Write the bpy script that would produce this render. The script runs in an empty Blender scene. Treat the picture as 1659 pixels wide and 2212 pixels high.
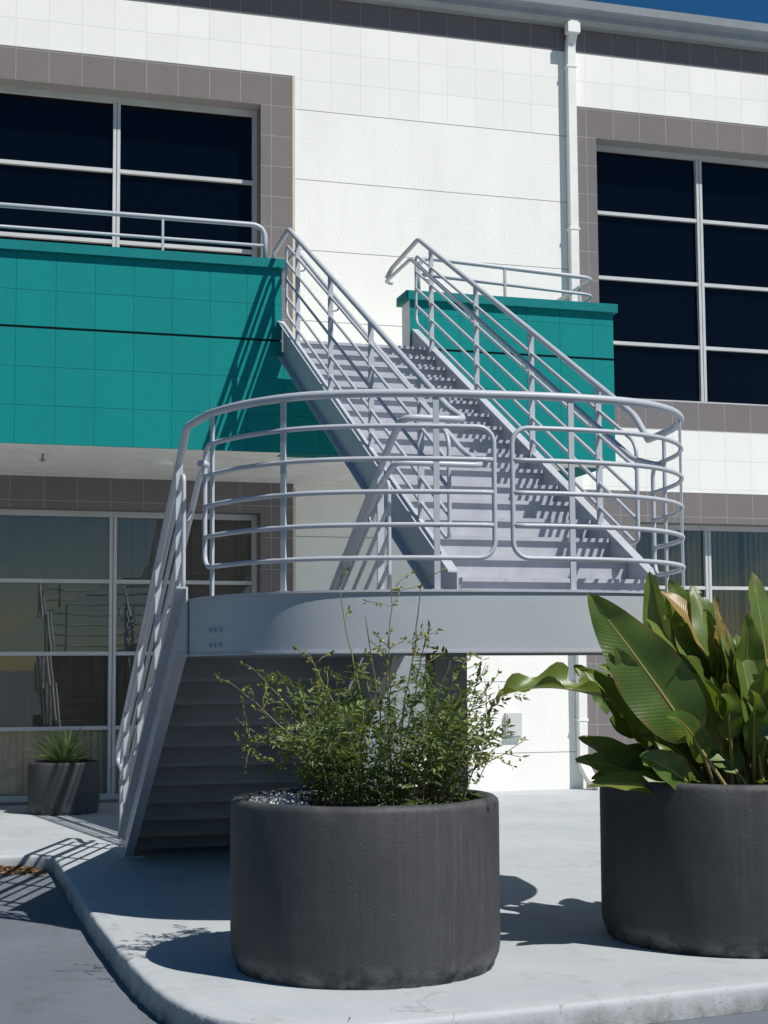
import bpy, math, random
from mathutils import Vector, Matrix, Quaternion
random.seed(7)
S=bpy.context.scene
COL=S.collection
V=Vector
# ---------------------------------------------------------------- helpers
class MB:
    def __init__(s): s.v=[];s.f=[];s.m=[];s.sm=[];s.t=[];s.uv={}
    def av(s,p,t=0.5): s.v.append(tuple(p)); s.t.append(t); return len(s.v)-1
    def face(s,idx,m=0,sm=False,uv=None):
        s.f.append(tuple(idx)); s.m.append(m); s.sm.append(sm)
        if uv: s.uv[len(s.f)-1]=uv
    def quad(s,a,b,c,d,m=0,sm=False):
        i=[s.av(p) for p in (a,b,c,d)]; s.face(i,m,sm)
    def box(s,x0,x1,y0,y1,z0,z1,m=0,fm=None):
        p=[(x,y,z) for z in (z0,z1) for y in (y0,y1) for x in (x0,x1)]
        i=[s.av(q) for q in p]
        F={'b':(0,2,3,1),'t':(4,5,7,6),'f':(0,1,5,4),'k':(2,6,7,3),'l':(0,4,6,2),'r':(1,3,7,5)}
        for k,q in F.items():
            s.face([i[a] for a in q], fm.get(k,m) if fm else m)
    def obox(s,c,ax,ay,az,m=0):
        c=V(c);i=[]
        for z in(-1,1):
            for y in(-1,1):
                for x in(-1,1): i.append(s.av(c+ax*x+ay*y+az*z))
        for q in ((0,2,3,1),(4,5,7,6),(0,1,5,4),(2,6,7,3),(0,4,6,2),(1,3,7,5)):
            s.face([i[a] for a in q],m)
    def tube(s,pts,r,n=10,m=0,closed=False,tint=0.5,taper=None,sm=True):
        P=[V(p) for p in pts]
        Q=[P[0]]
        for p in P[1:]:
            if (p-Q[-1]).length>1e-5: Q.append(p)
        P=Q
        if closed and (P[0]-P[-1]).length<1e-4: P.pop()
        N=len(P)
        if N<2: return
        def tan(i):
            if closed: return (P[(i+1)%N]-P[i-1]).normalized()
            if i==0: return (P[1]-P[0]).normalized()
            if i==N-1: return (P[-1]-P[-2]).normalized()
            d=(P[i+1]-P[i]).normalized()+(P[i]-P[i-1]).normalized()
            return d.normalized() if d.length>1e-6 else (P[i+1]-P[i]).normalized()
        t0=tan(0)
        up=V((0,0,1)) if abs(t0.z)<.9 else V((0,1,0))
        nrm=(up-t0*up.dot(t0)).normalized()
        rings=[]
        for i in range(N):
            t=tan(i)
            nrm=(nrm-t*nrm.dot(t))
            nrm=nrm.normalized() if nrm.length>1e-6 else V((1,0,0))
            b=t.cross(nrm)
            rr=r if taper is None else r*(1-(1-taper)*i/(N-1))
            ring=[s.av(P[i]+(nrm*math.cos(2*math.pi*(k+.5)/n)+b*math.sin(2*math.pi*(k+.5)/n))*rr,tint) for k in range(n)]
            rings.append(ring)
        for i in range(N if closed else N-1):
            a=rings[i];b2=rings[(i+1)%N]
            for k in range(n): s.face((a[k],a[(k+1)%n],b2[(k+1)%n],b2[k]),m,sm)
        if not closed:
            s.face(rings[0][::-1],m); s.face(rings[-1],m)
    def build(s,name,mats,parent=None,loc=None):
        me=bpy.data.meshes.new(name); me.from_pydata(s.v,[],s.f)
        for a in mats: me.materials.append(a)
        me.polygons.foreach_set('material_index',s.m)
        me.polygons.foreach_set('use_smooth',s.sm)
        at=me.attributes.new('tint','FLOAT','POINT'); at.data.foreach_set('value',s.t)
        if s.uv:
            ul=me.uv_layers.new(name='UVMap')
            for fi,u in s.uv.items():
                for li,q in zip(me.polygons[fi].loop_indices,u): ul.data[li].uv=q
        me.update()
        o=bpy.data.objects.new(name,me); COL.objects.link(o)
        if loc is not None: o.location=loc
        if parent is not None:
            o.parent=parent
            if loc is None: o.matrix_parent_inverse=Matrix.Translation(-parent.location)
        return o
def empty(name,loc,label,cat,group=None):
    e=bpy.data.objects.new(name,None); e.empty_display_size=.3; e.location=loc; COL.objects.link(e)
    e["label"]=label; e["category"]=cat
    if group: e["group"]=group
    return e
def fillet(pts,r,n=6,closed=False):
    P=[V(p) for p in pts]; N=len(P); out=[]
    rng=range(N) if closed else range(1,N-1)
    if not closed: out.append(P[0])
    for i in rng:
        a=P[i-1];b=P[i];c=P[(i+1)%N]
        d1=(a-b);d2=(c-b)
        rr=min(r,d1.length*.49,d2.length*.49)
        p1=b+d1.normalized()*rr;p2=b+d2.normalized()*rr
        for k in range(n+1):
            t=k/n; out.append(p1*(1-t)**2+b*2*t*(1-t)+p2*t*t)
    if not closed: out.append(P[-1])
    return out
# ---------------------------------------------------------------- materials
def newmat(name):
    m=bpy.data.materials.new(name); m.use_nodes=True; nt=m.node_tree
    b=nt.nodes['Principled BSDF']; return m,nt,b
def N(nt,t,**k):
    n=nt.nodes.new(t)
    for a,v in k.items(): setattr(n,a,v)
    return n
def L(nt,a,b): nt.links.new(a,b)
def c4(c): return (c[0],c[1],c[2],1)
def mixc(nt,fac,a,b,bt='MIX'):
    n=N(nt,'ShaderNodeMix',data_type='RGBA',blend_type=bt)
    for sock,val in ((n.inputs[0],fac),(n.inputs[6],a),(n.inputs[7],b)):
        if hasattr(val,'is_output') or isinstance(val,bpy.types.NodeSocket): L(nt,val,sock)
        elif isinstance(val,(tuple,list)): sock.default_value=c4(val)
        else: sock.default_value=val
    return n.outputs[2]
def noise(nt,vec,scale,detail=4,rough=.6):
    n=N(nt,'ShaderNodeTexNoise'); n.inputs['Scale'].default_value=scale; n.inputs['Detail'].default_value=detail; n.inputs['Roughness'].default_value=rough
    if vec is not None: L(nt,vec,n.inputs['Vector'])
    return n.outputs['Fac']
def ramp(nt,fac,a,b,ca=(0,0,0),cb=(1,1,1)):
    r=N(nt,'ShaderNodeValToRGB'); r.color_ramp.elements[0].position=a; r.color_ramp.elements[1].position=b
    r.color_ramp.elements[0].color=c4(ca); r.color_ramp.elements[1].color=c4(cb); L(nt,fac,r.inputs[0]); return r.outputs[0]
def mul(nt,a,v):
    m=N(nt,'ShaderNodeMath',operation='MULTIPLY'); L(nt,a,m.inputs[0])
    if isinstance(v,(int,float)): m.inputs[1].default_value=v
    else: L(nt,v,m.inputs[1])
    return m.outputs[0]
def objc(nt): return N(nt,'ShaderNodeTexCoord').outputs['Object']
def scaled(nt,vec,sc):
    m=N(nt,'ShaderNodeMapping'); m.inputs['Scale'].default_value=sc; L(nt,vec,m.inputs['Vector']); return m.outputs[0]
def bump(nt,b,h,strength,dist=.01,prev=None):
    n=N(nt,'ShaderNodeBump'); n.inputs['Strength'].default_value=strength; n.inputs['Distance'].default_value=dist
    L(nt,h,n.inputs['Height'])
    if prev is not None: L(nt,prev,n.inputs['Normal'])
    if b is not None: L(nt,n.outputs[0],b.inputs['Normal'])
    return n.outputs[0]
def simple(name,c1,c2=None,ns=3,rough=.6,bs=60,bst=.15,bd=.004,metal=0,spec=.5,dirt=None):
    m,nt,b=newmat(name); o=objc(nt)
    c2=c2 or tuple(x*.85 for x in c1)
    col=mixc(nt,ramp(nt,noise(nt,o,ns),.35,.7),c1,c2)
    if dirt: col=mixc(nt,mul(nt,ramp(nt,noise(nt,o,11,7,.7),.60,.72),.55),col,dirt)
    L(nt,col,b.inputs['Base Color'])
    b.inputs['Roughness'].default_value=rough; b.inputs['Metallic'].default_value=metal
    b.inputs['Specular IOR Level'].default_value=spec
    if bst: bump(nt,b,noise(nt,o,bs),bst,bd)
    return m
def blockmat(name,c,line,ox=0,oz=0,w=.406,h=.406,ms=.006,bs=45,bst=.35,rough=.85,var=.94,streak=.12,mb=.5,spec=.3):
    m,nt,b=newmat(name); o=objc(nt)
    sp=N(nt,'ShaderNodeSeparateXYZ'); L(nt,o,sp.inputs[0])
    ad=N(nt,'ShaderNodeMath',operation='ADD'); L(nt,sp.outputs[0],ad.inputs[0]); L(nt,sp.outputs[1],ad.inputs[1])
    a2=N(nt,'ShaderNodeMath',operation='ADD'); L(nt,ad.outputs[0],a2.inputs[0]); a2.inputs[1].default_value=ox
    a3=N(nt,'ShaderNodeMath',operation='ADD'); L(nt,sp.outputs[2],a3.inputs[0]); a3.inputs[1].default_value=oz
    cb=N(nt,'ShaderNodeCombineXYZ'); L(nt,a2.outputs[0],cb.inputs[0]); L(nt,a3.outputs[0],cb.inputs[1])
    br=N(nt,'ShaderNodeTexBrick'); br.offset=0; br.squash=1
    L(nt,cb.outputs[0],br.inputs['Vector']); br.inputs['Scale'].default_value=1
    br.inputs['Brick Width'].default_value=w; br.inputs['Row Height'].default_value=h
    br.inputs['Mortar Size'].default_value=ms; br.inputs['Mortar Smooth'].default_value=.3
    br.inputs['Color1'].default_value=c4(c); br.inputs['Color2'].default_value=c4([x*var for x in c]); br.inputs['Mortar'].default_value=c4(line)
    dirt=ramp(nt,noise(nt,scaled(nt,o,(1.2,1.2,.35)),1.5,6),.35,.8)
    n2=noise(nt,o,14,5)
    col=mixc(nt,dirt,br.outputs['Color'],[x*(1-streak) for x in c])
    col=mixc(nt,.08,col,n2,'OVERLAY')
    vs=ramp(nt,noise(nt,scaled(nt,o,(5,5,.25)),2.2,6,.65),.56,.78)
    col=mixc(nt,mul(nt,vs,streak*1.2),col,[x*.6 for x in c])
    col=mixc(nt,br.outputs['Fac'],col,line)
    L(nt,col,b.inputs['Base Color']); b.inputs['Roughness'].default_value=rough; b.inputs['Specular IOR Level'].default_value=spec
    p=bump(nt,None,noise(nt,o,bs,6,.7),bst,.012)
    inv=N(nt,'ShaderNodeMath',operation='SUBTRACT'); inv.inputs[0].default_value=1; L(nt,br.outputs['Fac'],inv.inputs[1])
    bump(nt,b,inv.outputs[0],mb,.008,p)
    return m
WH=(.90,.895,.845)
M_whiteblock=blockmat('white_block',WH,(.74,.74,.71),ox=0.03,oz=-8.95+.406*30,streak=.06,bst=.25,ms=.005,mb=.4)
M_stucco=blockmat('white_stucco',WH,(.3,.3,.29),ox=500,w=1000,h=.94,oz=-8.95+.94*20,ms=.006,bs=28,bst=.5,var=1,streak=.09)
BR=(.205,.183,.183)
M_brown=blockmat('taupe_block',BR,(.34,.32,.31),ox=0.02,oz=-8.97+.406*30,ms=.005)
TE=(.006,.245,.238)
M_teal=blockmat('teal_block',TE,(.004,.145,.145),ox=-3.35+.406*60-15.6,oz=-3.94+.406*20,ms=.0045,bs=50,bst=.2,rough=.75,streak=.10,mb=.4,var=.95,spec=.12)
M_tealp=simple('teal_paint',(.006,.21,.21),rough=.6,spec=.15)
M_dark=simple('dark_groove',(.01,.02,.02))
M_soffit=simple('cream_soffit',(.88,.84,.76),rough=.8)
M_gray=simple('gray_metal_paint',(.47,.49,.525),(.42,.44,.475),ns=2.5,rough=.42,bs=25,bst=.06,dirt=(.33,.33,.33))
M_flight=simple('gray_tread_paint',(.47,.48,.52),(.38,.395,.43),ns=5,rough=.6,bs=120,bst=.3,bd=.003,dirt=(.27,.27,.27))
M_shaded=simple('gray_paint_shaded',(.30,.315,.335),(.25,.262,.28),ns=3,rough=.6,bs=100,bst=.2,bd=.003,dirt=(.2,.2,.2))  # darker copy of the gray paint: shade on lower flight and column put into colour
M_fascia=simple('gray_fascia_paint',(.43,.455,.48),(.39,.415,.44),ns=1.2,rough=.45,bs=5,bst=.2,bd=.012,dirt=(.35,.36,.37))
M_frame=simple('aluminium_frame',(.60,.61,.60),(.52,.52,.52),rough=.4,bst=0)
M_gutter=simple('gutter_paint',(.30,.32,.33),(.25,.27,.28),rough=.4)
M_white=simple('white_paint_pipe',(.84,.84,.80),(.76,.76,.72),rough=.5,bst=.1)
M_roof=simple('roof',(.25,.25,.25))
def glassmat(name,tint,transp,ior=1.75):
    m,nt,b=newmat(name)
    if not transp:
        b.inputs['Base Color'].default_value=c4(tint); b.inputs['Roughness'].default_value=.02; b.inputs['Specular IOR Level'].default_value=.22
        o=objc(nt); bump(nt,b,noise(nt,o,1.2,2),.05,.01)
        return m
    out=nt.nodes['Material Output']; nt.nodes.remove(b)
    tr=N(nt,'ShaderNodeBsdfTransparent'); tr.inputs[0].default_value=c4(tint)
    gl=N(nt,'ShaderNodeBsdfGlossy'); gl.inputs['Roughness'].default_value=.015; gl.inputs['Color'].default_value=(.9,.93,.95,1)
    fr=N(nt,'ShaderNodeFresnel'); fr.inputs[0].default_value=ior
    bp=N(nt,'ShaderNodeBump'); bp.inputs['Strength'].default_value=.08; bp.inputs['Distance'].default_value=.01
    L(nt,noise(nt,objc(nt),1.2,2),bp.inputs['Height']); L(nt,bp.outputs[0],gl.inputs['Normal'])
    mx=N(nt,'ShaderNodeMixShader'); L(nt,fr.outputs[0],mx.inputs[0]); L(nt,tr.outputs[0],mx.inputs[1]); L(nt,gl.outputs[0],mx.inputs[2]); L(nt,mx.outputs[0],out.inputs[0])
    return m
M_glassU=glassmat('dark_tinted_glass',(.0012,.002,.006),False)
M_glassL=glassmat('tinted_glass',(.66,.68,.66),True,2.0)
M_glassLit=glassmat('lit_row_glass',(.99,.99,.97),True,1.4)  # bottom row only: clearer tint stands in for brighter light on the blinds
M_blind=simple('vertical_blind',(.80,.66,.47),(.68,.55,.38),ns=1.5,rough=.8,bst=0)
M_inside=simple('room_dark',(.02,.02,.02))
def pavemat(name,c1,c2,stain,kerb=False):
    m,nt,b=newmat(name); o=objc(nt)
    f1=ramp(nt,noise(nt,o,.9,8,.65),.35,.7)
    col=mixc(nt,f1,c1,c2)
    f2=ramp(nt,noise(nt,o,3.5,8,.7),.54,.72)
    col=mixc(nt,mul(nt,f2,.5),col,stain)
    f3=ramp(nt,noise(nt,o,22,6,.7),.64,.70)
    col=mixc(nt,mul(nt,f3,.5),col,stain)
    col=mixc(nt,.16,col,noise(nt,o,90,3),'OVERLAY')
    vo=N(nt,'ShaderNodeTexVoronoi',feature='DISTANCE_TO_EDGE'); vo.inputs['Scale'].default_value=.32
    dist=N(nt,'ShaderNodeVectorMath',operation='ADD'); L(nt,o,dist.inputs[0])
    nz=N(nt,'ShaderNodeTexNoise'); nz.inputs['Scale'].default_value=2.5; nz.inputs['Detail'].default_value=6; L(nt,o,nz.inputs['Vector'])
    L(nt,nz.outputs['Color'],dist.inputs[1]); L(nt,dist.outputs[0],vo.inputs['Vector'])
    cr=ramp(nt,vo.outputs['Distance'],.0,.0025,(1,1,1),(0,0,0))
    col=mixc(nt,mul(nt,cr,.45),col,[x*.35 for x in c1])
    if kerb:
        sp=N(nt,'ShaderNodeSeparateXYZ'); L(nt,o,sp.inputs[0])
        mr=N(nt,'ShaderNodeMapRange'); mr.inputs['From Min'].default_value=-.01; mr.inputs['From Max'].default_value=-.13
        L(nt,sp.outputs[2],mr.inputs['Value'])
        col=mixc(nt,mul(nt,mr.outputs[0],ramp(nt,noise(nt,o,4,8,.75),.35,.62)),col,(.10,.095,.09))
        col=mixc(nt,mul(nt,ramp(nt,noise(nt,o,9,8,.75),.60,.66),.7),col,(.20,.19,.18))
    L(nt,col,b.inputs['Base Color']); b.inputs['Roughness'].default_value=.8; b.inputs['Specular IOR Level'].default_value=.25
    p=bump(nt,None,noise(nt,o,70,5,.7),.3,.006)
    bump(nt,b,noise(nt,o,6,6),.35 if kerb else .2,.015,p)
    return m
M_pave=pavemat('painted_concrete',(.44,.465,.475),(.375,.40,.415),(.27,.28,.285))
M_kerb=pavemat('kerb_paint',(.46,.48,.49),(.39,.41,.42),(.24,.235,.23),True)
M_lot=pavemat('painted_asphalt',(.160,.180,.205),(.120,.135,.155),(.08,.085,.09))
def planter_mat():
    m,nt,b=newmat('dark_cast_concrete'); o=objc(nt)
    st=noise(nt,scaled(nt,o,(1,1,.05)),30,6,.7)
    f=ramp(nt,st,.45,.8)
    big=ramp(nt,noise(nt,o,1.8,5),.40,.65)
    col=mixc(nt,mul(nt,f,big),(.043,.045,.048),(.092,.093,.093))
    col=mixc(nt,mul(nt,ramp(nt,noise(nt,o,3.2,7,.7),.5,.75),.7),col,(.066,.068,.069))
    sp=N(nt,'ShaderNodeSeparateXYZ'); L(nt,o,sp.inputs[0])
    ed=ramp(nt,sp.outputs[2],.0,.13,(1,1,1),(0,0,0))
    col=mixc(nt,mul(nt,ed,ramp(nt,noise(nt,o,6,8,.7),.44,.58)),col,(.17,.17,.165))
    e2=ramp(nt,sp.outputs[2],.80,.90)
    col=mixc(nt,mul(nt,mul(nt,e2,ramp(nt,noise(nt,o,5,8,.7),.45,.65)),.6),col,(.12,.12,.118))
    L(nt,col,b.inputs['Base Color']); b.inputs['Roughness'].default_value=.62; b.inputs['Specular IOR Level'].default_value=.4
    vo=N(nt,'ShaderNodeTexVoronoi'); vo.inputs['Scale'].default_value=34; L(nt,o,vo.inputs['Vector'])
    pit=ramp(nt,vo.outputs['Distance'],.06,.20)
    mm=N(nt,'ShaderNodeMath',operation='MAXIMUM'); L(nt,pit,mm.inputs[0]); L(nt,ramp(nt,noise(nt,o,9,4),.41,.47,(1,1,1),(0,0,0)),mm.inputs[1])
    sc_=N(nt,'ShaderNodeMath',operation='SUBTRACT'); sc_.inputs[0].default_value=1; L(nt,mm.outputs[0],sc_.inputs[1])
    p=bump(nt,None,mm.outputs[0],.55,.005)
    p=bump(nt,None,st,.10,.002,p)
    p=bump(nt,None,noise(nt,o,5,5),.3,.012,p)
    bump(nt,b,noise(nt,o,120,4),.45,.004,p)
    return m
M_planter=planter_mat()
M_soil=simple('soil_and_gravel',(.16,.14,.12),(.05,.04,.035),ns=30,rough=.95,bs=40,bst=1,bd=.03)
M_gravel=simple('pale_gravel',(.75,.73,.69),(.45,.43,.4),ns=40,rough=.9,bs=50,bst=1,bd=.02)
def leafmat(name,ca,cb,cold,midrib=None,rough=.4,trans=.3,veins=False):
    m,nt,b=newmat(name)
    at=N(nt,'ShaderNodeAttribute',attribute_name='tint')
    r=N(nt,'ShaderNodeValToRGB'); e=r.color_ramp.elements
    e[0].position=0; e[0].color=c4(ca); e[1].position=.88; e[1].color=c4(cb)
    x=e.new(.93); x.color=c4(cold)
    L(nt,at.outputs['Fac'],r.inputs[0]); col=r.outputs[0]
    o=objc(nt)
    col=mixc(nt,.35,col,noise(nt,o,7,5),'OVERLAY')
    if veins:
        uv=N(nt,'ShaderNodeUVMap'); sp=N(nt,'ShaderNodeSeparateXYZ'); L(nt,uv.outputs[0],sp.inputs[0])
        a=N(nt,'ShaderNodeMath',operation='SUBTRACT'); L(nt,sp.outputs[0],a.inputs[0]); a.inputs[1].default_value=.5
        ab=N(nt,'ShaderNodeMath',operation='ABSOLUTE'); L(nt,a.outputs[0],ab.inputs[0])
        mr=ramp(nt,ab.outputs[0],.012,.035,(1,1,1),(0,0,0))
        col=mixc(nt,mr,col,midrib)
        edge=ramp(nt,ab.outputs[0],.40,.5)
        tipf=ramp(nt,sp.outputs[1],.82,1.0)
        mxx=N(nt,'ShaderNodeMath',operation='MAXIMUM'); L(nt,edge,mxx.inputs[0]); L(nt,tipf,mxx.inputs[1])
        nn=ramp(nt,noise(nt,o,6,4),.48,.60)
        col=mixc(nt,mul(nt,mxx.outputs[0],nn),col,(.17,.11,.04))
        col=mixc(nt,mul(nt,ramp(nt,noise(nt,o,4,4),.56,.7),.6),col,(.24,.25,.03))
        s3=N(nt,'ShaderNodeMath',operation='ADD'); L(nt,mul(nt,sp.outputs[1],260),s3.inputs[0]); L(nt,mul(nt,ab.outputs[0],-60),s3.inputs[1])
        s4=N(nt,'ShaderNodeMath',operation='SINE'); L(nt,s3.outputs[0],s4.inputs[0])
        bump(nt,b,s4.outputs[0],.12,.003)
    L(nt,col,b.inputs['Base Color']); b.inputs['Roughness'].default_value=rough
    tr=N(nt,'ShaderNodeBsdfTranslucent'); L(nt,mixc(nt,.5,col,(.30,.38,.02)),tr.inputs[0])
    mx=N(nt,'ShaderNodeMixShader'); mx.inputs[0].default_value=trans
    L(nt,b.outputs[0],mx.inputs[1]); L(nt,tr.outputs[0],mx.inputs[2]); L(nt,mx.outputs[0],nt.nodes['Material Output'].inputs[0])
    return m
M_paddle=leafmat('paddle_leaf',(.050,.105,.018),(.16,.225,.04),(.34,.22,.07),midrib=(.30,.34,.09),rough=.36,trans=.28,veins=True)
M_shrub=leafmat('shrub_leaf',(.040,.080,.022),(.17,.22,.06),(.50,.40,.07),rough=.5,trans=.25)
M_agave=leafmat('agave_leaf',(.12,.21,.07),(.27,.37,.15),(.25,.2,.08),rough=.45,trans=.1)
M_stem=simple('stem',(.20,.19,.08),(.11,.13,.05),rough=.7,bst=0)
M_petiole=simple('petiole',(.22,.22,.06),(.30,.17,.06),ns=8,rough=.5,bst=0)
M_dry=leafmat('dry_leaf',(.12,.06,.03),(.25,.14,.06),(.3,.2,.1),rough=.8,trans=.1)
# ---------------------------------------------------------------- building
B=empty('office_building',(4,18.5,0),'two-storey white stucco office building with taupe block trim and teal balcony','building')
YW=18.5; RD=.30
holes=[(-5.5,3.67,5.3,8.97),(8.42,13.7,5.3,8.97),(-5.5,3.67,0.02,3.6),(8.9,13.7,0.02,3.6)]
xs=sorted({-7,-5.5,3.67,4.1,8.1,8.42,8.9,13.7,14.1,24}); zs=sorted({-.2,.02,3.6,4.03,4.9,5.3,8.97,9.4,10.16,10.75})
w=MB()
def inh(x,z): return any(a<x<b and c<z<d for a,b,c,d in holes)
def wm(x,z):
    if z>10.16: return 2
    if z>9.4: return 0
    if 4.1<x<8.1: return 0 if z>8.97 else 1
    if x>14.1: return 0
    if 8.1<x and 4.03<z<4.9: return 0
    return 2
for i in range(len(xs)-1):
    for j in range(len(zs)-1):
        x0,x1,z0,z1=xs[i],xs[i+1],zs[j],zs[j+1]
        if inh((x0+x1)/2,(z0+z1)/2): continue
        w.quad((x0,YW,z0),(x1,YW,z0),(x1,YW,z1),(x0,YW,z1),wm((x0+x1)/2,(z0+z1)/2))
for a,b,c,d in holes:
    e=YW+RD+.15
    w.quad((a,YW,d),(b,YW,d),(b,e,d),(a,e,d),2); w.quad((a,YW,c),(a,e,c),(b,e,c),(b,YW,c),2)
    w.quad((a,YW,c),(a,YW,d),(a,e,d),(a,e,c),2); w.quad((b,YW,c),(b,e,c),(b,e,d),(b,YW,d),2)
w.quad((24,YW,-.2),(24,30,-.2),(24,30,10.75),(24,YW,10.75),0)
w.quad((-7,YW,-.2),(-7,YW,10.75),(-7,30,10.75),(-7,30,-.2),0)
w.quad((-7,30,-.2),(-7,30,10.75),(24,30,10.75),(24,30,-.2),0)
w.build('wall',[M_whiteblock,M_stucco,M_brown],B)
u=MB(); u.box(4.09,4.125,YW-.006,YW-.001,0,3.93); u.box(4.09,4.125,YW-.006,YW-.001,5.07,9.4); u.build('expansion_joint',[simple('joint_sealant',(.62,.56,.45))],B)
r=MB(); r.box(-7.1,24.1,18.42,30.1,10.752,10.85); r.build('roof',[M_roof],B)
g=MB()
prof=[(18.49,10.50),(18.36,10.50),(18.29,10.55),(18.27,10.62),(18.24,10.66),(18.21,10.68),(18.20,10.79),(18.215,10.79),(18.23,10.70),(18.40,10.70),(18.40,10.752),(18.49,10.752)]
for (a,b) in zip(prof,prof[1:]+prof[:1]):
    g.quad((-7.1,a[0],a[1]),(24.1,a[0],a[1]),(24.1,b[0],b[1]),(-7.1,b[0],b[1]))
g.build('gutter',[M_gutter],B)
d=MB()
path=fillet([(8.02,18.33,10.52),(8.02,18.33,10.40),(8.02,18.43,10.22),(8.02,18.43,.34),(8.10,18.30,.10),(8.16,18.16,.05)],.07)
d.tube(path,.082,4,sm=False)
for z in (9.9,7.6,5.1,2.6,.9): d.box(7.945,8.095,18.365,18.497,z,z+.03)
d.box(7.93,8.11,18.27,18.40,10.36,10.50)
d.build('downspout',[M_white],B)
u=MB(); u.box(6.95,7.17,18.44,18.498,.70,1.02); u.box(6.97,7.15,18.430,18.44,.72,1.0); u.build('utility_box',[M_frame],B)
def window(x0,x1,z0,z1,vm,hm,lower):
    e=bpy.data.objects.new('window',None); e.location=((x0+x1)/2,YW+RD,z0); COL.objects.link(e); e.parent=B; e.matrix_parent_inverse=Matrix.Translation(-B.location)
    bpy.context.view_layer.update()
    y=YW+RD; f=MB()
    f.box(x0,x1,y-.05,y+.05,z1-.07,z1); f.box(x0,x1,y-.05,y+.05,z0,z0+.07)
    f.box(x0,x0+.06,y-.05,y+.05,z0+.07,z1-.07); f.box(x1-.06,x1,y-.05,y+.05,z0+.07,z1-.07)
    vx=[x0+.06]
    for v in vm:
        f.box(v-.045,v-.006,y-.052,y+.05,z0+.07,z1-.07); f.box(v+.006,v+.045,y-.052,y+.05,z0+.07,z1-.07); f.box(v-.006,v+.006,y-.03,y+.05,z0+.07,z1-.07)
        vx+= [v-.045,v+.045]
    vx.append(x1-.06)
    for k in range(0,len(vx),2):
        for h in hm: f.box(vx[k],vx[k+1],y-.045,y+.045,h-.024,h+.024)
    def ch(mb,n,ms):
        o=mb.build(n,ms); o.parent=e; o.matrix_parent_inverse=Matrix.Translation(-V(e.matrix_world.translation)); return o
    ch(f,'frame',[M_frame])
    gm=MB(); hz=[z0+.07]
    for h in sorted(hm): hz+=[h-.024,h+.024]
    hz.append(z1-.07)
    for k in range(0,len(vx),2):
        for q in range(0,len(hz),2):
            t=random.uniform(-.004,.004); t2=random.uniform(-.004,.004)
            gm.quad((vx[k],y+.01+t,hz[q]),(vx[k+1],y+.01-t,hz[q]),(vx[k+1],y+.01+t2,hz[q+1]),(vx[k],y+.01-t2,hz[q+1]),1 if (lower and q==0) else 0)
    ch(gm,'glass',[M_glassL,M_glassLit] if lower else [M_glassU])
    if lower:
        bl=MB(); x=x0+.06
        while x<x1-.06:
            if random.random()<.97:
                a=random.uniform(.15,.55)
                bl.quad((x,y+.07,z0+.05),(x+.085,y+.07+.085*a,z0+.05),(x+.085,y+.07+.085*a,z1-.05),(x,y+.07,z1-.05))
            x+=.082
        ch(bl,'blind',[M_blind])
        bk=MB(); bk.quad((x0,y+.6,z0),(x1,y+.6,z0),(x1,y+.6,z1),(x0,y+.6,z1)); bk.quad((x0,y+.1,z1),(x1,y+.1,z1),(x1,y+.6,z1),(x0,y+.6,z1)); ch(bk,'back_panel',[M_inside])
window(-5.5,3.67,5.3,8.97,[-3.5,-1.7,.07,1.84],[8.0,7.07,6.15],False)
window(8.42,13.7,5.3,8.97,[10.13,11.93],[8.0,7.07,6.15],False)
window(-5.5,3.67,.02,3.6,[-3.5,-1.7,.07,1.84],[2.72,1.82,.9],True)
window(8.9,13.7,.02,3.6,[10.13,11.93],[2.72,1.82,.9],True)
# balcony
YT=15.6
p=MB()
def para(x0,x1,z1):
    p.box(x0,x1,YT,YT+.3,3.94,5.16,0,{'b':2}); p.box(x0+.01,x1-.01,YT+.02,YT+.28,5.16,5.185,3)
    p.box(x0,x1,YT,YT+.3,5.185,z1,0,{'l':1 if x0>0 else 0})
    p.box(x0-(.05 if x0>0 else 0),x1+.04,YT-.05,YT+.35,z1,z1+.1,4)
para(-7,3.33,5.97); para(4.79,7.27,5.72)
p.box(3.33,4.79,YT+.003,YT+.3,3.94,5.05,0,{'t':5})
p.box(6.97,7.27,YT+.3,YW,3.94,5.72,0); p.box(6.93,7.31,YT+.35,YW,5.72,5.82,4)
p.build('balcony_parapet',[M_teal,M_white,M_soffit,M_dark,M_tealp,M_flight],B)
p=MB(); p.box(-7,6.97,YT+.3,YW-.002,3.99,5.06,0)
p.build('balcony_floor',[M_soffit],B)
for (x,y) in ((2.2,17.0),(-1.5,17.0)):
    p=MB(); n=20; c=p.av((x,y,3.955))
    a1=[p.av((x+.13*math.cos(k*2*math.pi/n),y+.13*math.sin(k*2*math.pi/n),3.955)) for k in range(n)]
    a2=[p.av((x+.15*math.cos(k*2*math.pi/n),y+.15*math.sin(k*2*math.pi/n),3.99)) for k in range(n)]
    for k in range(n): p.face((c,a1[(k+1)%n],a1[k])); p.face((a1[k],a1[(k+1)%n],a2[(k+1)%n],a2[k]))
    p.build('soffit_light',[M_white],B)
p=MB()
p.tube([(.85,16.6,3.992),(.85,16.6,3.92),(.85,16.6,3.90)],.014,8); p.tube([(.85,16.6,3.925),(.85,16.6,3.912)],.035,10)
p.build('sprinkler_head',[M_gutter],B)
q=MB()
Z1=6.50;Z2=6.27
q.tube(fillet([(-7,15.78,Z1),(3.18,15.78,Z1),(3.18,15.78,6.07)],.16),.027,10)
q.tube([(-7,15.78,Z2),(3.17,15.78,Z2)],.018,8)
for x in (-5.2,-3.1,-1.0,1.1+.95): q.box(x-.012,x+.012,15.76,15.80,6.07,Z1)
q.build('parapet_rail',[M_gray],B)
q=MB()
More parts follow.
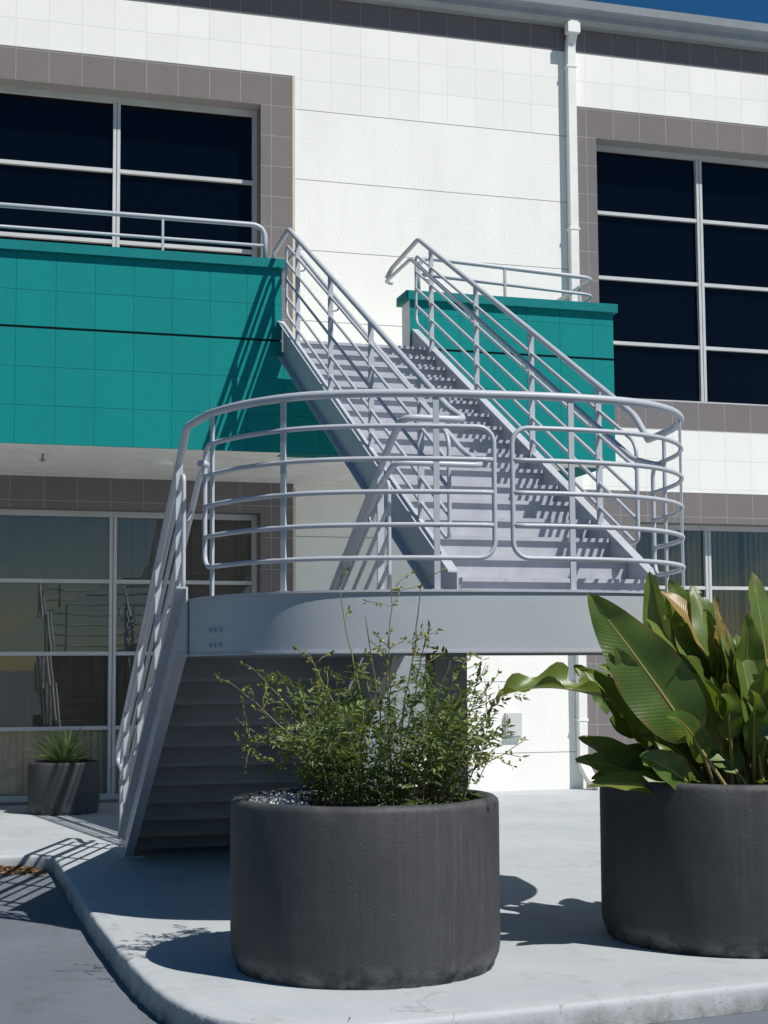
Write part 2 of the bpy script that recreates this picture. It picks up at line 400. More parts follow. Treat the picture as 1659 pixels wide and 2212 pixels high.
q.tube(fillet([(4.95,15.78,5.82),(4.95,15.78,6.27),(7.12,15.78,6.17),(7.12,17.6,6.17)],.16),.027,10)
q.tube(fillet([(4.95,15.78,6.07),(7.12,15.78,5.97),(7.12,17.6,5.97)],.14),.018,8)
for x in (6.0,): q.box(x-.012,x+.012,15.76,15.80,5.82,6.22)
for y in (16.2,17.4): q.box(7.10,7.14,y-.012,y+.012,5.82,6.17)
q.build('parapet_rail',[M_gray],B)
# ---------------------------------------------------------------- staircase
ST=empty('external_staircase',(3.15,9.8,0),'gray painted steel switchback staircase with curved landing and tubular guard rails','staircase')
ZD=2.04; YB=9.8
def cat(P,n=10):
    out=[];P=[V(p) for p in P]
    Q=[P[0]*2-P[1]]+P+[P[-1]*2-P[-2]]
    for i in range(1,len(Q)-2):
        for k in range(n):
            t=k/n;a,b,c,d=Q[i-1],Q[i],Q[i+1],Q[i+2]
            out.append(.5*((2*b)+(c-a)*t+(2*a-5*b+4*c-d)*t*t+(3*b-a-3*c+d)*t**3))
    out.append(P[-1]); return out
OUT=cat([(1.46,9.85,0),(1.52,9.42,0),(1.72,8.98,0),(2.05,8.64,0),(2.56,8.44,0),(3.15,8.355,0),(3.70,8.335,0),(4.18,8.43,0),(4.54,8.71,0),(4.77,9.16,0),(4.86,9.8,0)],8)
def offset(path,dd):
    o=[]
    for i,pnt in enumerate(path):
        a=path[max(i-1,0)];b=path[min(i+1,len(path)-1)]
        t=(b-a).normalized(); nrm=V((t.y,-t.x,0))
        o.append(pnt+nrm*dd)
    return o
class Path:
    def __init__(s,P):
        s.P=P; s.c=[0]
        for a,b in zip(P,P[1:]): s.c.append(s.c[-1]+(b-a).length)
        s.L=s.c[-1]
    def at(s,d):
        if d<=0: return s.P[0]+(s.P[0]-s.P[1]).normalized()*(-d)
        if d>=s.L: return s.P[-1]+(s.P[-1]-s.P[-2]).normalized()*(d-s.L)
        for i in range(len(s.c)-1):
            if s.c[i+1]>=d:
                t=(d-s.c[i])/(s.c[i+1]-s.c[i]); return s.P[i].lerp(s.P[i+1],t)
    def tan(s,d): return (s.at(d+.02)-s.at(d-.02)).normalized()
    def near(s,x,y):
        return min((( (p-V((x,y,0))).length, c) for p,c in zip(s.P,s.c)))[1]
ld=MB()
top=[ld.av((q.x,q.y,ZD)) for q in OUT]; ld.face(top)
bot=[ld.av((q.x,q.y,ZD-.03)) for q in OUT]; ld.face(bot[::-1])
def strip(rings,m=0,sm=True):
    R=[[ld.av(q) for q in ring] for ring in rings]
    for a,b in zip(R,R[1:]):
        for i in range(len(a)-1): ld.face((a[i],a[i+1],b[i+1],b[i]),m,sm)
def lift(path,z): return [V((q.x,q.y,z)) for q in path]
O0=OUT;O1=offset(OUT,.012);O2=offset(OUT,-.07)
FB=ZD-.37
strip([lift(O0,FB+.012),lift(O0,ZD-.006)],1)
for z0,z1 in ((ZD-.006,ZD+.008),(FB,FB+.012)):
    strip([lift(O1,z0),lift(O1,z1)],sm=True); strip([lift(O1,z1),lift(O2,z1)],sm=False); strip([lift(O2,z0),lift(O1,z0)],sm=False)
strip([lift(O2,FB+.012),lift(O2,ZD-.03)])
ld.box(1.47,4.85,YB,YB+.012,FB,ZD-.035)
for yy in (8.95,9.4): ld.box(1.9,4.5,yy-.04,yy+.04,ZD-.16,ZD-.031)
ld.build('landing',[M_flight,M_fascia],ST)
P0=Path(OUT)
for zz in (1.83,1.735):
    for k in range(3):
        bt=MB(); s0=P0.near(1.53,9.38)+k*.06; c=P0.at(s0); t=P0.tan(s0); n_=V((t.y,-t.x,0))
        bt.obox(V((c.x,c.y,zz))+n_*.006,t*.014,n_*.009,V((0,0,.014)))
        bt.obox(V((c.x,c.y,zz))+n_*.012,t*.008,n_*.010,V((0,0,.008)))
        bt.build('bolt',[M_fascia],ST)
cl=MB()
cl.box(3.03,3.25,9.35,9.37,0.02,FB+.2); cl.box(3.03,3.25,9.55,9.57,0.02,FB+.2); cl.box(3.13,3.15,9.37,9.55,0.02,FB+.2)
cl.box(2.98,3.30,9.3,9.62,0,.02); cl.box(1.95,4.6,9.40,9.52,FB+.012,FB+.2)
cl.build('column',[M_shaded],ST)
RU=.178; TU=(15.4-9.8)/17; SU=RU/TU
RL=.17; TL=.31; SL=RL/TL
def noseU(y): return ZD+RU+(y-YB)*SU
def noseL(y): return ZD-(y-YB)*SL
uf=MB()
for i in range(17):
    y=YB+.013+i*TU; z=ZD+i*RU
    uf.box(3.375,4.795,y,y+.008,z-.02 if i else z+.001,z+RU-.032)
    uf.box(3.375,4.795,y-.028,y+TU+.006,z+RU-.03,z+RU)
uf.build('upper_flight',[M_flight],ST)
lf=MB()
for i in range(12):
    y=YB+TL*12-TL*i; z=i*RL
    lf.quad((1.475,y-.02,z-.002),(2.875,y-.02,z-.002),(2.875,y+.01,z+RL-.032),(1.475,y+.01,z+RL-.032))
    lf.box(1.475,2.875,y-TL-.02 if i<11 else YB+.013,y+.03,z+RL-.032,z+RL)
lf.build('lower_flight',[M_shaded],ST)
def make_stringer(x,outw,topf,botf,y0,y1,foot):
    s_=MB()
    def prism(a,b,pl):
        A=[s_.av((a,y,z)) for y,z in pl];Bq=[s_.av((b,y,z)) for y,z in pl]
        s_.face(A[::-1]);s_.face(Bq)
        for i in range(len(pl)):
            j=(i+1)%len(pl); s_.face((A[i],A[j],Bq[j],Bq[i]))
    y=y0
    if foot:
        while botf(y)>0: y+=.005
        poly=[(y0,topf(y0)),(y0,botf(y0)),(y,0),(y1,0),(y1,.24),(y1-.12,topf(y1-.12))]
    else: poly=[(y0,topf(y0)),(y0,botf(y0)),(y1,botf(y1)),(y1,topf(y1))]
    prism(x-.006,x+.006,poly)
    o0,o1=(x+.006,x+.07) if outw>0 else (x-.07,x-.006)
    ye=y if foot else y1
    prism(o0,o1,[(y0,botf(y0)),(y0,botf(y0)+.012),(ye,botf(ye)+.012 if not foot else .012),(ye,botf(ye) if not foot else 0)])
    ye=y1-.12 if foot else y1
    prism(o0,o1,[(y0,topf(y0)-.012),(y0,topf(y0)),(ye,topf(ye)),(ye,topf(ye)-.012)])
    if foot: s_.box(x-.10,x+.10,y-.05,y1+.05,0.001,.012)
    s_.build('stringer',[M_gray],ST)
for x,o in ((3.35,-1),(4.82,1)):
    make_stringer(x,o,lambda y:noseU(y)+.04,lambda y:noseU(y)-.36,YB+.013,YT-.001,False)
for x,o in ((1.45,-1),(2.90,1)):
    make_stringer(x,o,lambda y:noseL(y)+.10,lambda y:noseL(y)-.34,YB+.013,13.62,True)
RT=.026;RM=.0155
def rrect(a0,a1,b0,b1,r,n=6,seg=.08):
    pts=[]
    def line(p,q):
        Ln=math.hypot(q[0]-p[0],q[1]-p[1]);k=max(1,int(Ln/seg))
        for i in range(k): pts.append((p[0]+(q[0]-p[0])*i/k,p[1]+(q[1]-p[1])*i/k))
    def arc(cx,cy,t0):
        for i in range(n): 
            t=t0+math.pi/2*i/n; pts.append((cx+r*math.cos(t),cy+r*math.sin(t)))
    line((a0+r,b0),(a1-r,b0)); arc(a1-r,b0+r,-math.pi/2)
    line((a1,b0+r),(a1,b1-r)); arc(a1-r,b1-r,0)
    line((a1-r,b1),(a0+r,b1)); arc(a0+r,b1-r,math.pi/2)
    line((a0,b1-r),(a0,b0+r)); arc(a0+r,b0+r,math.pi)
    return pts
def panel(mb,f,a0,a1,b0,b1,inner,r=.10):
    mb.tube([f(a,b) for a,b in rrect(a0,a1,b0,b1,r)],RM,8,closed=True)
    for b in inner:
        k=max(2,int(abs(a1-a0)/.08)); mb.tube([f(a0+(a1-a0)*i/k,b) for i in range(k+1)],RM,8)
PI=Path(offset(OUT,-.035))
def fl(s,b): q=PI.at(s); return V((q.x,q.y,ZD+b))
lg=MB()
def s_at_x(x):
    for k in range(0,4000):
        s=PI.L*k/4000
        if PI.at(s).x>=x: return s
sA=s_at_x(3.105); sB=s_at_x(3.22)
panel(lg,fl,.30,sA,.2,1.0,(.4,.6,.8)); panel(lg,fl,sB,PI.L-.10,.2,1.0,(.4,.6,.8))
def lpost(s,hw=.018):
    c=PI.at(s);t=PI.tan(s);n_=V((t.y,-t.x,0)); lg.obox(V((c.x,c.y,ZD+.6)),t*hw,n_*.008,V((0,0,.59)))
    lg.obox(V((c.x,c.y,ZD+.006)),t*.035,n_*.022,V((0,0,.006)))
for (x,y) in ((1.54,9.45),(1.90,8.8),(4.58,8.8),(4.80,9.45)): lpost(PI.near(x,y))
for x in (2.75,3.60): lpost(s_at_x(x))
lg.build('landing_guard',[M_gray],ST)
OU=1.13; OL=1.2
XLo=1.45;XLi=2.90;XUi=3.35;XUo=4.82
tr=MB()
pts=fillet([(XLo,13.75,.70),(XLo,14.12,.74),(XLo,14.12,noseL(14.12)+OL),(XLo,9.85,noseL(9.85)+OL),(PI.at(.12).x,PI.at(.12).y,ZD+1.2)],.05)
k=60
pts+=[fl(PI.L*i/k,1.2) for i in range(4,k-1)]
pts+=fillet([(XUo,9.78,3.24),(XUo,10.0,noseU(10.0)+OU),(XUo,15.35,noseU(15.35)+OU),(XUo,16.40,noseU(15.35)+OU-.05),(XUo-.05,16.45,noseU(15.35)+OU-.16)],.08)
tr.tube(pts,RT,12)
pts=fillet([(XLi,13.75,.70),(XLi,14.12,.74),(XLi,14.12,noseL(14.12)+OL),(XLi,9.9,noseL(9.9)+OL),(XLi,9.62,3.30),(XUi,9.62,3.30),(XUi,9.98,noseU(9.98)+OU),(XUi,15.35,noseU(15.35)+OU),(XUi,16.12,noseU(15.35)+OU-.05),(XUi,16.18,noseU(15.35)+OU-.14)],.09)
tr.tube(pts,RT,12)
tr.build('top_rail',[M_gray],ST)
def flight_guard(x,nose,y0,y1,posts,topo,pb=-.05):
    m_=MB(); f=lambda a,b:V((x,a,nose(a)+b))
    panel(m_,f,y0,y1,.16,topo-.2,(.16+(topo-.36)*.25,.16+(topo-.36)*.5,.16+(topo-.36)*.75),.09)
    for y in posts:
        z0=nose(y)+pb; z1=nose(y)+topo-.01
        m_.box(x-.024,x+.024,y-.01,y+.01,z0,z1)
    m_.build('flight_guard',[M_gray],ST)
flight_guard(XUo,noseU,9.98,15.45,(10.65,12.05,13.48,14.9),OU,0)
flight_guard(XUi,noseU,9.98,15.45,(10.65,12.05,13.48,14.9),OU,0)
flight_guard(XLo,noseL,9.98,13.85,(10.2,11.3,12.4,13.45),OL,.05)
flight_guard(XLi,noseL,9.98,13.85,(10.2,11.3,12.4,13.45),OL,.05)
def hand(pts):
    hr=MB(); hr.tube(fillet(pts,.08),.021,10); return hr
def brackets(hr,X,sg,nf,ys):
    for y in ys: hr.tube([(X,y,nf(y)+.78),(X+sg*.07,y,nf(y)+.80),(X+sg*.09,y,nf(y)+.87)],.008,6)
YU=(10.65,12.05,13.48,14.9);YL=(10.2,11.3,12.4,13.45)
hx=XUo-.09
h=hand([(hx+.09,9.55,noseU(9.75)+.83),(hx,9.52,noseU(9.75)+.83),(hx,9.85,noseU(9.85)+.86),(hx,15.35,noseU(15.35)+.9),(hx,16.35,noseU(15.35)+.9),(hx+.09,16.40,noseU(15.35)+.9)]); brackets(h,XUo,-1,noseU,YU); h.build('handrail',[M_gray],ST)
hx=XUi+.09; hy=XLi-.09
h=hand([(hy+.09,14.0,.55),(hy,14.0,.62),(hy,13.7,noseL(13.7)+.88),(hy,9.95,noseL(9.95)+.88),(hy,9.52,2.97),(hx,9.52,2.97),(hx,9.95,noseU(9.95)+.84),(hx,15.35,noseU(15.35)+.9),(hx,16.15,noseU(15.35)+.9),(hx-.09,16.2,noseU(15.35)+.9)]); brackets(h,XUi,1,noseU,YU); brackets(h,XLi,-1,noseL,YL); h.build('handrail',[M_gray],ST)
hx=XLo+.09
h=hand([(hx-.09,14.0,.55),(hx,14.0,.62),(hx,13.7,noseL(13.7)+.88),(hx,9.85,noseL(9.85)+.88),(hx,9.55,2.92),(hx-.06,9.52,2.92)]); brackets(h,XLo,1,noseL,YL); h.build('handrail',[M_gray],ST)
# ---------------------------------------------------------------- ground
GZ=-.13
gr=MB(); gr.quad((-400,-400,GZ),(400,-400,GZ),(400,400,GZ),(-400,400,GZ)); G=gr.build('ground',[M_lot]); G["kind"]="structure"; G["label"]="gray painted asphalt parking lot ground"; G["category"]="ground"
edge=[V((-30,13.40,0)),V((.40,13.40,0)),V((.66,13.34,0)),V((.79,13.15,0)),V((.82,12.7,0)),V((.85,10.2,0)),V((.90,8.5,0)),V((.95,7.7,0)),V((1.02,7.2,0)),V((1.12,6.88,0)),V((1.32,6.65,0)),V((1.60,6.53,0)),V((2.0,6.50,0)),V((4.0,6.74,0)),V((8,7.25,0)),V((20,8.8,0)),V((40,11.4,0))]
E2=[edge[0]]+cat(edge[1:-1],10)+[edge[-1]]
def off2(dd): return offset(E2,dd)
inn=off2(-.15)
pv=MB()
ip=[pv.av((q.x,q.y,0)) for q in inn]+[pv.av((40,YW+.0,0)),pv.av((-30,YW+.0,0))]
pv.face(ip)
PV=pv.build('pavement',[M_pave]); PV["kind"]="structure"; PV["label"]="light gray painted concrete walkway around the stairs"; PV["category"]="pavement"
kb=MB()
rings=[(-.15,.0),(-.03,.0),(-.012,-.003),(-.002,-.012),(.003,-.03),(.006,-.07),(.012,GZ)]
R=[[kb.av((q.x+(random.uniform(-.004,.004) if z<-.01 else 0),q.y,z+(.0 if z>-.01 else random.uniform(-.004,.004)))) for q in off2(o)] for o,z in rings]
for a,b in zip(R,R[1:]):
    for i in range(len(a)-1): kb.face((a[i],b[i],b[i+1],a[i+1]),0,True)
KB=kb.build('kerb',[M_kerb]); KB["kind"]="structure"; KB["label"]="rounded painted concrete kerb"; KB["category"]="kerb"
lt=MB()
for i in range(1300):
    x=random.uniform(-.1,.72); y=13.37-abs(random.gauss(0,.14))-max(0,x-.55)*1.2
    z=GZ+.005+random.random()*.04*math.exp(-abs(13.34-y)*5); a=random.random()*6.28; l=random.uniform(.01,.04)
    d1=V((math.cos(a),math.sin(a),random.uniform(-.3,.3)))*l; d2=V((-math.sin(a),math.cos(a),random.uniform(-.3,.3)))*l*.4; c=V((x,y,z+.01)); t=random.random()
    lt.face([lt.av(c-d1,t),lt.av(c+d2,t),lt.av(c+d1,t),lt.av(c-d2,t)])
LT=lt.build('fallen_leaves',[M_dry]); LT["kind"]="stuff"; LT["label"]="dry brown fallen leaves gathered against the kerb"; LT["category"]="leaves"
# ---------------------------------------------------------------- planters
def planter(r,h,loc,label,wall=.09,seg=112,gravel=True):
    e=empty('planter',loc,label,'planter','dark concrete planters')
    pr=[(r*.90,0),(r*.955,.0),(r*.965,.035),(r*.975,.045),(r*.992,.075),(r*1.0,.12),(r*1.0,h*.5),(r*1.0,h-.035),(r-.006,h-.014),(r-.022,h),(r-wall+.02,h),(r-wall+.004,h-.014),(r-wall,h-.04),(r-wall,h-.16)]
    m_=MB(); rings=[]
    rs=random.Random(int(loc[0]*100))
    for (rr,z) in pr:
        ring=[]
        for k in range(seg):
            a=2*math.pi*k/seg
            j=.0022*math.sin(a*3+z*9)
            if z<.06 and rs.random()<.3: j-=rs.uniform(0,.014)
            if z>h-.02 and rr>r-.03 and rs.random()<.08: j-=.004
            ring.append(m_.av(((rr+j)*math.cos(a),(rr+j)*math.sin(a),z+(.001*math.sin(a*7) if z>.1 else 0))))
        rings.append(ring)
    for a,b in zip(rings,rings[1:]):
        for k in range(seg): m_.face((a[k],a[(k+1)%seg],b[(k+1)%seg],b[k]),0,True)
    m_.build('shell',[M_planter],e,loc=(0,0,0))
    s_=MB(); rr=r-wall+.005; n=40; zz=h-.07
    c=s_.av((0,0,zz+.03))
    rings=[]
    for q in range(1,8):
        ring=[s_.av((rr*q/7*math.cos(2*math.pi*k/n),rr*q/7*math.sin(2*math.pi*k/n),zz+.03*(1-q/7)+rs.uniform(-.012,.012))) for k in range(n)]
        rings.append(ring)
    for k in range(n): s_.face((c,rings[0][k],rings[0][(k+1)%n]),0,True)
    for a,b in zip(rings,rings[1:]):
        for k in range(n): s_.face((a[k],b[k],b[(k+1)%n],a[(k+1)%n]),0,True)
    s_.build('soil',[M_soil],e,loc=(0,0,0))
    if gravel:
        g_=MB()
        for i in range(1800):
            a=rs.uniform(math.pi*.5,math.pi*1.15); q=rr*math.sqrt(rs.uniform(.35,.98)); l=rs.uniform(.008,.020)
            c=V((q*math.cos(a),q*math.sin(a),zz+rs.uniform(.005,.055)))
            ax=V((rs.uniform(-1,1),rs.uniform(-1,1),rs.uniform(-1,1))).normalized(); ay=ax.orthogonal().normalized(); az=ax.cross(ay)
            P=[g_.av(c+ax*l*s1) for s1 in(-1,1)]+[g_.av(c+ay*l*.8*s1) for s1 in(-1,1)]+[g_.av(c+az*l*.6*s1) for s1 in(-1,1)]
            for a_ in (0,1):
                for b_ in (2,3):
                    for c_ in (4,5): g_.face((P[a_],P[b_],P[c_]))
        g_.build('gravel',[M_gravel],e,loc=(0,0,0))
    return e
PF=(2.13,7.84,0); PR=(4.46,8.00,0); PS=(1.17,17.35,0)
planter(.725,.89,PF,'large round dark gray concrete planter holding a leggy green shrub')
planter(.80,.93,PR,'large round dark gray concrete planter holding broad leafy plant')
planter(.40,.58,PS,'small round dark concrete planter by the ground floor window',.06,gravel=False)
# ---------------------------------------------------------------- shrub
def leaflet(mb,p,d,n,l,w,t):
    s=d.cross(n)
    if s.length<1e-4: s=V((1,0,0))
    s=s.normalized()
    a=mb.av(p,t);b=mb.av(p+d*l*.45+s*w,t);c=mb.av(p+d*l-n*l*.15,t);e=mb.av(p+d*l*.45-s*w,t)
    mb.face((a,b,c),0); mb.face((a,c,e),0)
def rv(): return V((random.gauss(0,1),random.gauss(0,1),random.gauss(0,1))).normalized()
RX=V((.961,-.276,0)); FY=V((.276,.961,0))
st=MB(); lv=MB()
SC=V((PF[0],PF[1],.84))+RX*.13
def compound(p,d,size,t):
    n=(V((0,0,1))+rv()*.7).normalized()
    sd=d.cross(n).normalized()
    for k in range(3):
        q=p+d*size*(.25+.3*k)
        for sg in (-1,1):
            dd=(d*.7+sd*sg+rv()*.25).normalized()
            leaflet(lv,q,dd,n,size*random.uniform(.45,.75)*(1-.18*k),size*.095,min(.9,max(0,t+random.uniform(-.15,.15))))
    leaflet(lv,p+d*size*.9,(d+rv()*.2).normalized(),n,size*.5,size*.11,t)
def stem(p,d,length,r,leafy,depth,tb,size):
    n=max(4,int(length/.075)); pts=[p.copy()]; step=length/n
    for i in range(n):
        d=(d+rv()*.20+V((0,0,.03))).normalized(); p=p+d*step; pts.append(p.copy())
        f=(i+1)/n
        if random.random()<leafy:
            for k in range(random.choice((1,1,2))):
                dd=(d*.25+rv()).normalized()
                if dd.z<-.5: dd.z*=-.5
                compound(p,dd.normalized(),size*random.uniform(.6,1.4),tb+f*.3*random.random())
        if depth>0 and random.random()<.36 and f>.2:
            stem(p.copy(),(d+rv()*.8).normalized(),length*random.uniform(.25,.55)*(1.15-f*.5),r*.55,leafy,depth-1,tb,size*.9)
    st.tube(pts,r,5,taper=.35)
for i in range(78):
    a=random.random()*6.283; q=.40*math.sqrt(random.random())
    base=SC+V((q*math.cos(a),q*math.sin(a),-.02)); lean=random.uniform(.1,.65)
    d=V((math.cos(a)*lean,math.sin(a)*lean,1)).normalized()
    stem(base,d,random.choice((.25,.32,.42,.52,.66))*random.uniform(.85,1.1)*(1.1-.35*lean),.005,.85,1,random.uniform(.05,.55),.10)
wis=[(-.84,.40),(-.80,.56),(-.70,.68),(-.45,.76),(-.24,1.14),(-.1,.96),(.06,1.18),(.14,1.12),(.22,.86),(-.5,.42),(.46,.62),(.56,.60),(.62,.52),(.55,.36),(-.80,.26),(.34,.68),(.60,.24),(.0,.8)]
for (dx,h) in wis:
    base=SC+RX*dx*.25+FY*random.uniform(-.2,.2); tip=base+RX*dx*.76+FY*random.uniform(-.3,.1)+V((0,0,h))
    d=(tip-base); Ln=d.length*1.05
    n=16;p=base.copy();pts=[p.copy()];d=d.normalized(); d0=(d+V((0,0,.35))).normalized()
    for i in range(n):
        f=i/n; dd=(d0.lerp(d,min(1,f*1.6))+rv()*.13).normalized(); p=p+dd*Ln/n; pts.append(p.copy())
        if f<.7 and random.random()<.45: compound(p,(rv()+dd*.3).normalized(),.09*(1.1-f*.6),random.uniform(.3,.8))
        if f>.4:
            for q in range(random.choice((0,1,2))):
                sd=(dd*.8+rv()).normalized(); e=p+sd*random.uniform(.05,.16); m1=(p+e)/2+rv()*.01
                st.tube([p,m1,e],.0028,4)
                for z in range(3):
                    leaflet(lv,e+rv()*.01,(sd+rv()*.9).normalized(),rv(),random.uniform(.02,.04),.008,random.uniform(.6,.88))
                for u_ in range(2):
                    c=p.lerp(e,random.random())+rv()*.015
                    for z in range(5): leaflet(lv,c,rv(),rv(),.013,.008,.96 if random.random()<.6 else .85)
    st.tube(pts,.0065,5,taper=.4)
SH=empty('shrub',tuple(SC),'leggy green shrub with wispy flowering stems growing in a round planter','plant')
st.build('stem',[M_stem],SH); lv.build('foliage',[M_shrub],SH)
# ---------------------------------------------------------------- bird of paradise
bl=MB(); pt=MB()
def paddle(base,az,el,plen,blen,w,droop,fold,nrm,t,wav=.03,curl=0,bel=None,full=.62,notear=False):
    p=V(base); a=math.radians(az); e=math.radians(el)
    pts=[p.copy()]; npt=8; e0=e
    for i in range(npt):
        if bel is not None and i>=npt-4: e=e0+(math.radians(bel)-e0)*(i-npt+5)/4
        d=V((math.cos(a)*math.cos(e),math.sin(a)*math.cos(e),math.sin(e))); p=p+d*plen/npt; pts.append(p.copy())
        if bel is None: e-=math.radians(droop)*.15/npt
    n=20; C=[p.copy()]; D=[d]
    for i in range(n):
        e-=math.radians(droop)*(.4+1.2*i/n)/n
        d=V((math.cos(a)*math.cos(e),math.sin(a)*math.cos(e),math.sin(e))); p=p+d*blen/n; C.append(p.copy()); D.append(d)
    pt.tube(pts+C[1:n-2],.013,6,taper=.2)
    ph=random.random()*6; rows=[]
    J=4
    for i in range(n+1):
        f=i/n; d=D[i]; s=d.cross(V(nrm)); s=s.normalized() if s.length>1e-3 else V((1,0,0)); nn=s.cross(d).normalized()
        pf=max(.0,math.sin(math.pi*min(1,f**.75)))**full*(1-.25*f)+.001
        row=[]
        for j in range(-J,J+1):
            u=j/J; q=C[i]+s*u*w*.5*pf*math.cos(curl*abs(u))+nn*(abs(u)*fold*w*.5*pf+curl*.4*u*u*w*pf+wav*w*math.sin(f*17+ph+(2 if j>0 else 0))*u*u)
            row.append(bl.av(q,t))
        rows.append(row)
    tears=set()
    if not notear:
        for k in range(random.choice((0,0,1,2))): tears.add((random.randrange(4,n-2),random.choice((-1,1))))
    for i in range(n):
        for j in range(2*J):
            sd=-1 if j<J else 1
            if (i,sd) in tears and (j in (0,1) or j in (2*J-1,2*J-2)): continue
            bl.face((rows[i][j],rows[i][j+1],rows[i+1][j+1],rows[i+1][j]),0,True,
              uv=[(j/(2*J),i/n),((j+1)/(2*J),i/n),((j+1)/(2*J),(i+1)/n),(j/(2*J),(i+1)/n)])
C0=V((PR[0],PR[1],.86))
def bp(r_,f_,z=0): return C0+RX*r_+FY*f_+V((0,0,z))
CAM=V((-.1,-.85,.5))
SUNN=V((.25,-.75,.6))
paddle(bp(-.16,-.62),164,57,.36,1.02,.44,4,.22,(-.35,-.9,.15),.25,notear=True,full=.7,wav=.05)
paddle(bp(-.25,-.3),167,56,.80,.66,.26,45,.30,(.0,-.45,1),.60,curl=.5,bel=18,wav=.16)
paddle(bp(-.34,-.1),162,84,.80,.50,.18,4,.5,(-.7,-.7,.1),.75)
paddle(bp(-.42,-.3),158,28,.10,.50,.20,20,.2,(-.2,-.8,.6),.3)
paddle(bp(-.38,-.45),172,18,.08,.50,.20,25,.2,(-.2,-.6,.8),.5)
paddle(bp(-.44,-.2),160,40,.14,.46,.20,20,.2,(-.2,-.7,.6),.4)
paddle(bp(-.3,-.5),196,36,.1,.42,.22,20,.2,(-.2,-.9,.4),.2)
paddle(bp(-.02,-.55),118,50,.15,.58,.26,18,.2,CAM,.55)
paddle(bp(-.05,-.4),120,70,.48,.60,.26,14,.2,SUNN,.6)
paddle(bp(.0,-.35),110,76,.62,.66,.26,14,.2,CAM,.4)
paddle(bp(.05,-.5),96,80,.22,.72,.24,10,.3,SUNN,.35)
paddle(bp(.1,-.3),60,80,.62,.62,.28,12,.25,(.4,-.8,.3),.6)
paddle(bp(-.08,-.1),130,82,.75,.55,.22,25,.2,(-.5,-.8,.2),.8)
paddle(bp(-.15,.0),150,80,.66,.60,.22,15,.3,CAM,.5)
paddle(bp(.05,-.2),150,78,.70,.62,.24,40,.3,SUNN,.96)
paddle(bp(.2,-.25),100,84,.66,.64,.28,8,.2,SUNN,.45)
paddle(bp(.35,-.3),30,80,.60,.70,.28,14,.2,CAM,.5)
paddle(bp(.2,-.55),330,70,.1,.52,.26,30,.2,CAM,.3)
paddle(bp(.25,-.5),330,60,.3,.6,.26,60,.25,CAM,.97)
paddle(bp(.3,-.5),140,66,.2,.62,.26,20,.2,SUNN,.5)
paddle(bp(.45,-.5),120,70,.25,.62,.28,20,.2,CAM,.65)
for i in range(92):
    az=random.uniform(0,360); q=random.uniform(.05,.58)
    r_=q*math.cos(math.radians(az)); f_=q*math.sin(math.radians(az))*.7-.12
    az2=az-16+random.uniform(-35,35); el=random.uniform(56,88)
    hgt=random.uniform(.2,1.08)
    if r_<-.15: hgt*=.72
    back=math.sin(math.radians(az))>.1
    if back: hgt*=.92
    bln=random.uniform(.40,.68)
    nr=V((random.uniform(-.5,.7),-.8,random.uniform(.1,.8)))
    paddle(bp(r_,f_),az2,el,hgt*.64,bln,random.uniform(.16,.29),random.uniform(5,60),random.uniform(.1,.45),nr,random.choice((.15,.3,.4,.5,.6,.7,.85,.3,.2,.75,.1,.96)),wav=random.uniform(.02,.08))
for i in range(26):
    az=random.uniform(150,390); q=random.uniform(.2,.6)
    paddle(bp(q*math.cos(math.radians(az)),q*math.sin(math.radians(az))*.8),az-16,random.uniform(20,60),.08,random.uniform(.28,.45),random.uniform(.13,.22),random.uniform(10,50),.25,V((random.uniform(-.3,.5),-.7,.6)),random.random()*.7)
BP=empty('bird_of_paradise_plant',tuple(C0),'large plant with broad paddle-shaped green leaves filling a round planter','plant')
bl.build('foliage',[M_paddle],BP); pt.build('stem',[M_petiole],BP)
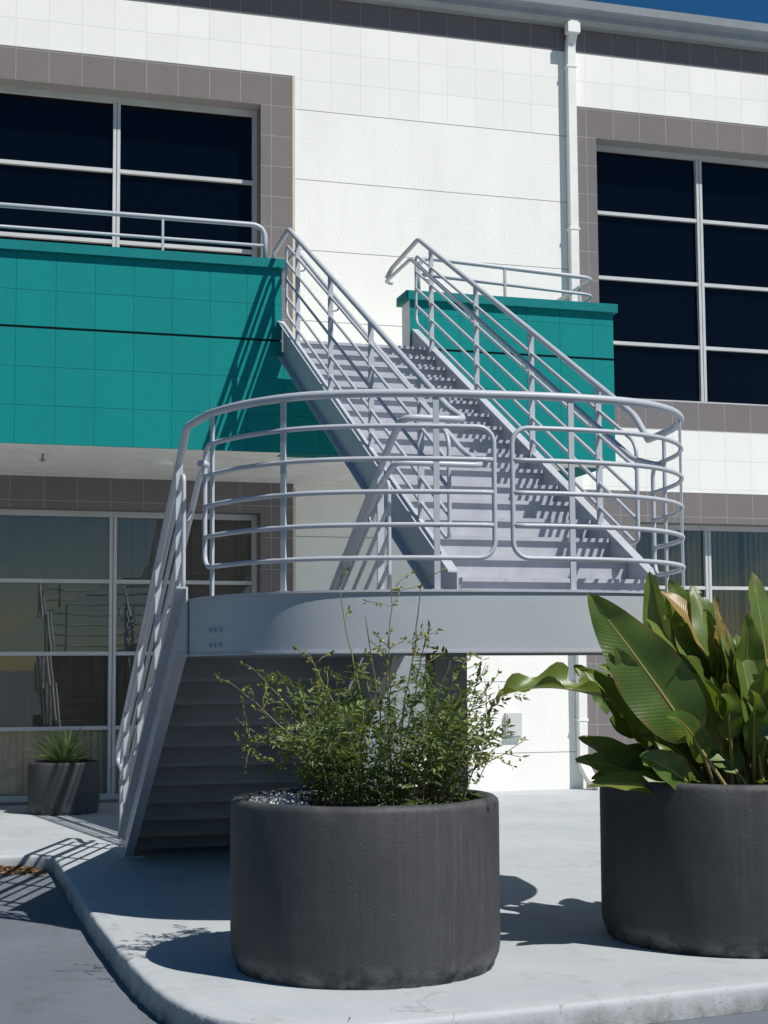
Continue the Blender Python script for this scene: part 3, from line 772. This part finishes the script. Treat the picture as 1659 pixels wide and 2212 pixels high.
# ---------------------------------------------------------------- agave
ag=MB()
A0=V((PS[0],PS[1],.54))
for i in range(48):
    az=i*2.399; el=math.radians(86-68*(i/48)**.9); l=random.uniform(.42,.56); w_=.06
    d=V((math.cos(az)*math.cos(el),math.sin(az)*math.cos(el),math.sin(el))); s=d.cross(V((0,0,1))).normalized(); nn=s.cross(d)
    prev=None; t=random.random()*.8; n=6
    for k in range(n+1):
        f=k/n; c=A0+d*l*f-V((0,0,.06*f*f)); ww=w_*(.6+.8*f if f<.35 else .88*(1-((f-.35)/.65)**1.5))*.5+.0008
        row=[ag.av(c-s*ww+nn*ww*.4,t),ag.av(c-nn*ww*.2,t),ag.av(c+s*ww+nn*ww*.4,t)]
        if prev:
            for j in (0,1): ag.face((prev[j],prev[j+1],row[j+1],row[j]),0,True)
        prev=row
AG=empty('agave_plant',tuple(A0),'small spiky green agave in a small round planter','plant')
ag.build('foliage',[M_agave],AG)
# ---------------------------------------------------------------- light
Ld=V((-.45,.58,-1)).normalized()
sd=bpy.data.lights.new('sun','SUN'); sd.energy=5; sd.angle=math.radians(.53); sd.color=(1,.97,.92)
so=bpy.data.objects.new('sun',sd); so.rotation_mode='QUATERNION'; so.rotation_quaternion=Ld.to_track_quat('-Z','Y'); so.location=(10,-10,20); COL.objects.link(so)
W=bpy.data.worlds.new('World'); S.world=W; W.use_nodes=True; nt=W.node_tree
sk=nt.nodes.new('ShaderNodeTexSky'); sk.sky_type='NISHITA'; sk.sun_disc=False
sk.sun_elevation=math.asin(-Ld.z); sk.sun_rotation=math.atan2(-Ld.x,-Ld.y); sk.dust_density=0; sk.ozone_density=3.2; sk.air_density=1.0
hs=nt.nodes.new('ShaderNodeHueSaturation'); hs.inputs['Saturation'].default_value=1.35
bg=nt.nodes['Background']; nt.links.new(sk.outputs[0],hs.inputs['Color']); nt.links.new(hs.outputs[0],bg.inputs[0]); bg.inputs[1].default_value=.058
# ---------------------------------------------------------------- camera
cd=bpy.data.cameras.new('camera'); cam=bpy.data.objects.new('camera',cd); COL.objects.link(cam)
cd.sensor_fit='VERTICAL'; cd.sensor_height=36; cd.lens=3200/2212*36; cd.shift_y=80/2212; cd.clip_end=2000
Rm=Matrix.Rotation(math.radians(-16),4,'Z')@Matrix.Rotation(math.radians(94.8),4,'X')@Matrix.Rotation(math.radians(-.37),4,'Z')
cam.matrix_world=Matrix.Translation((0,0,1.55))@Rm
S.camera=cam
S.view_settings.view_transform='Standard'; S.view_settings.look='None'; S.view_settings.exposure=0
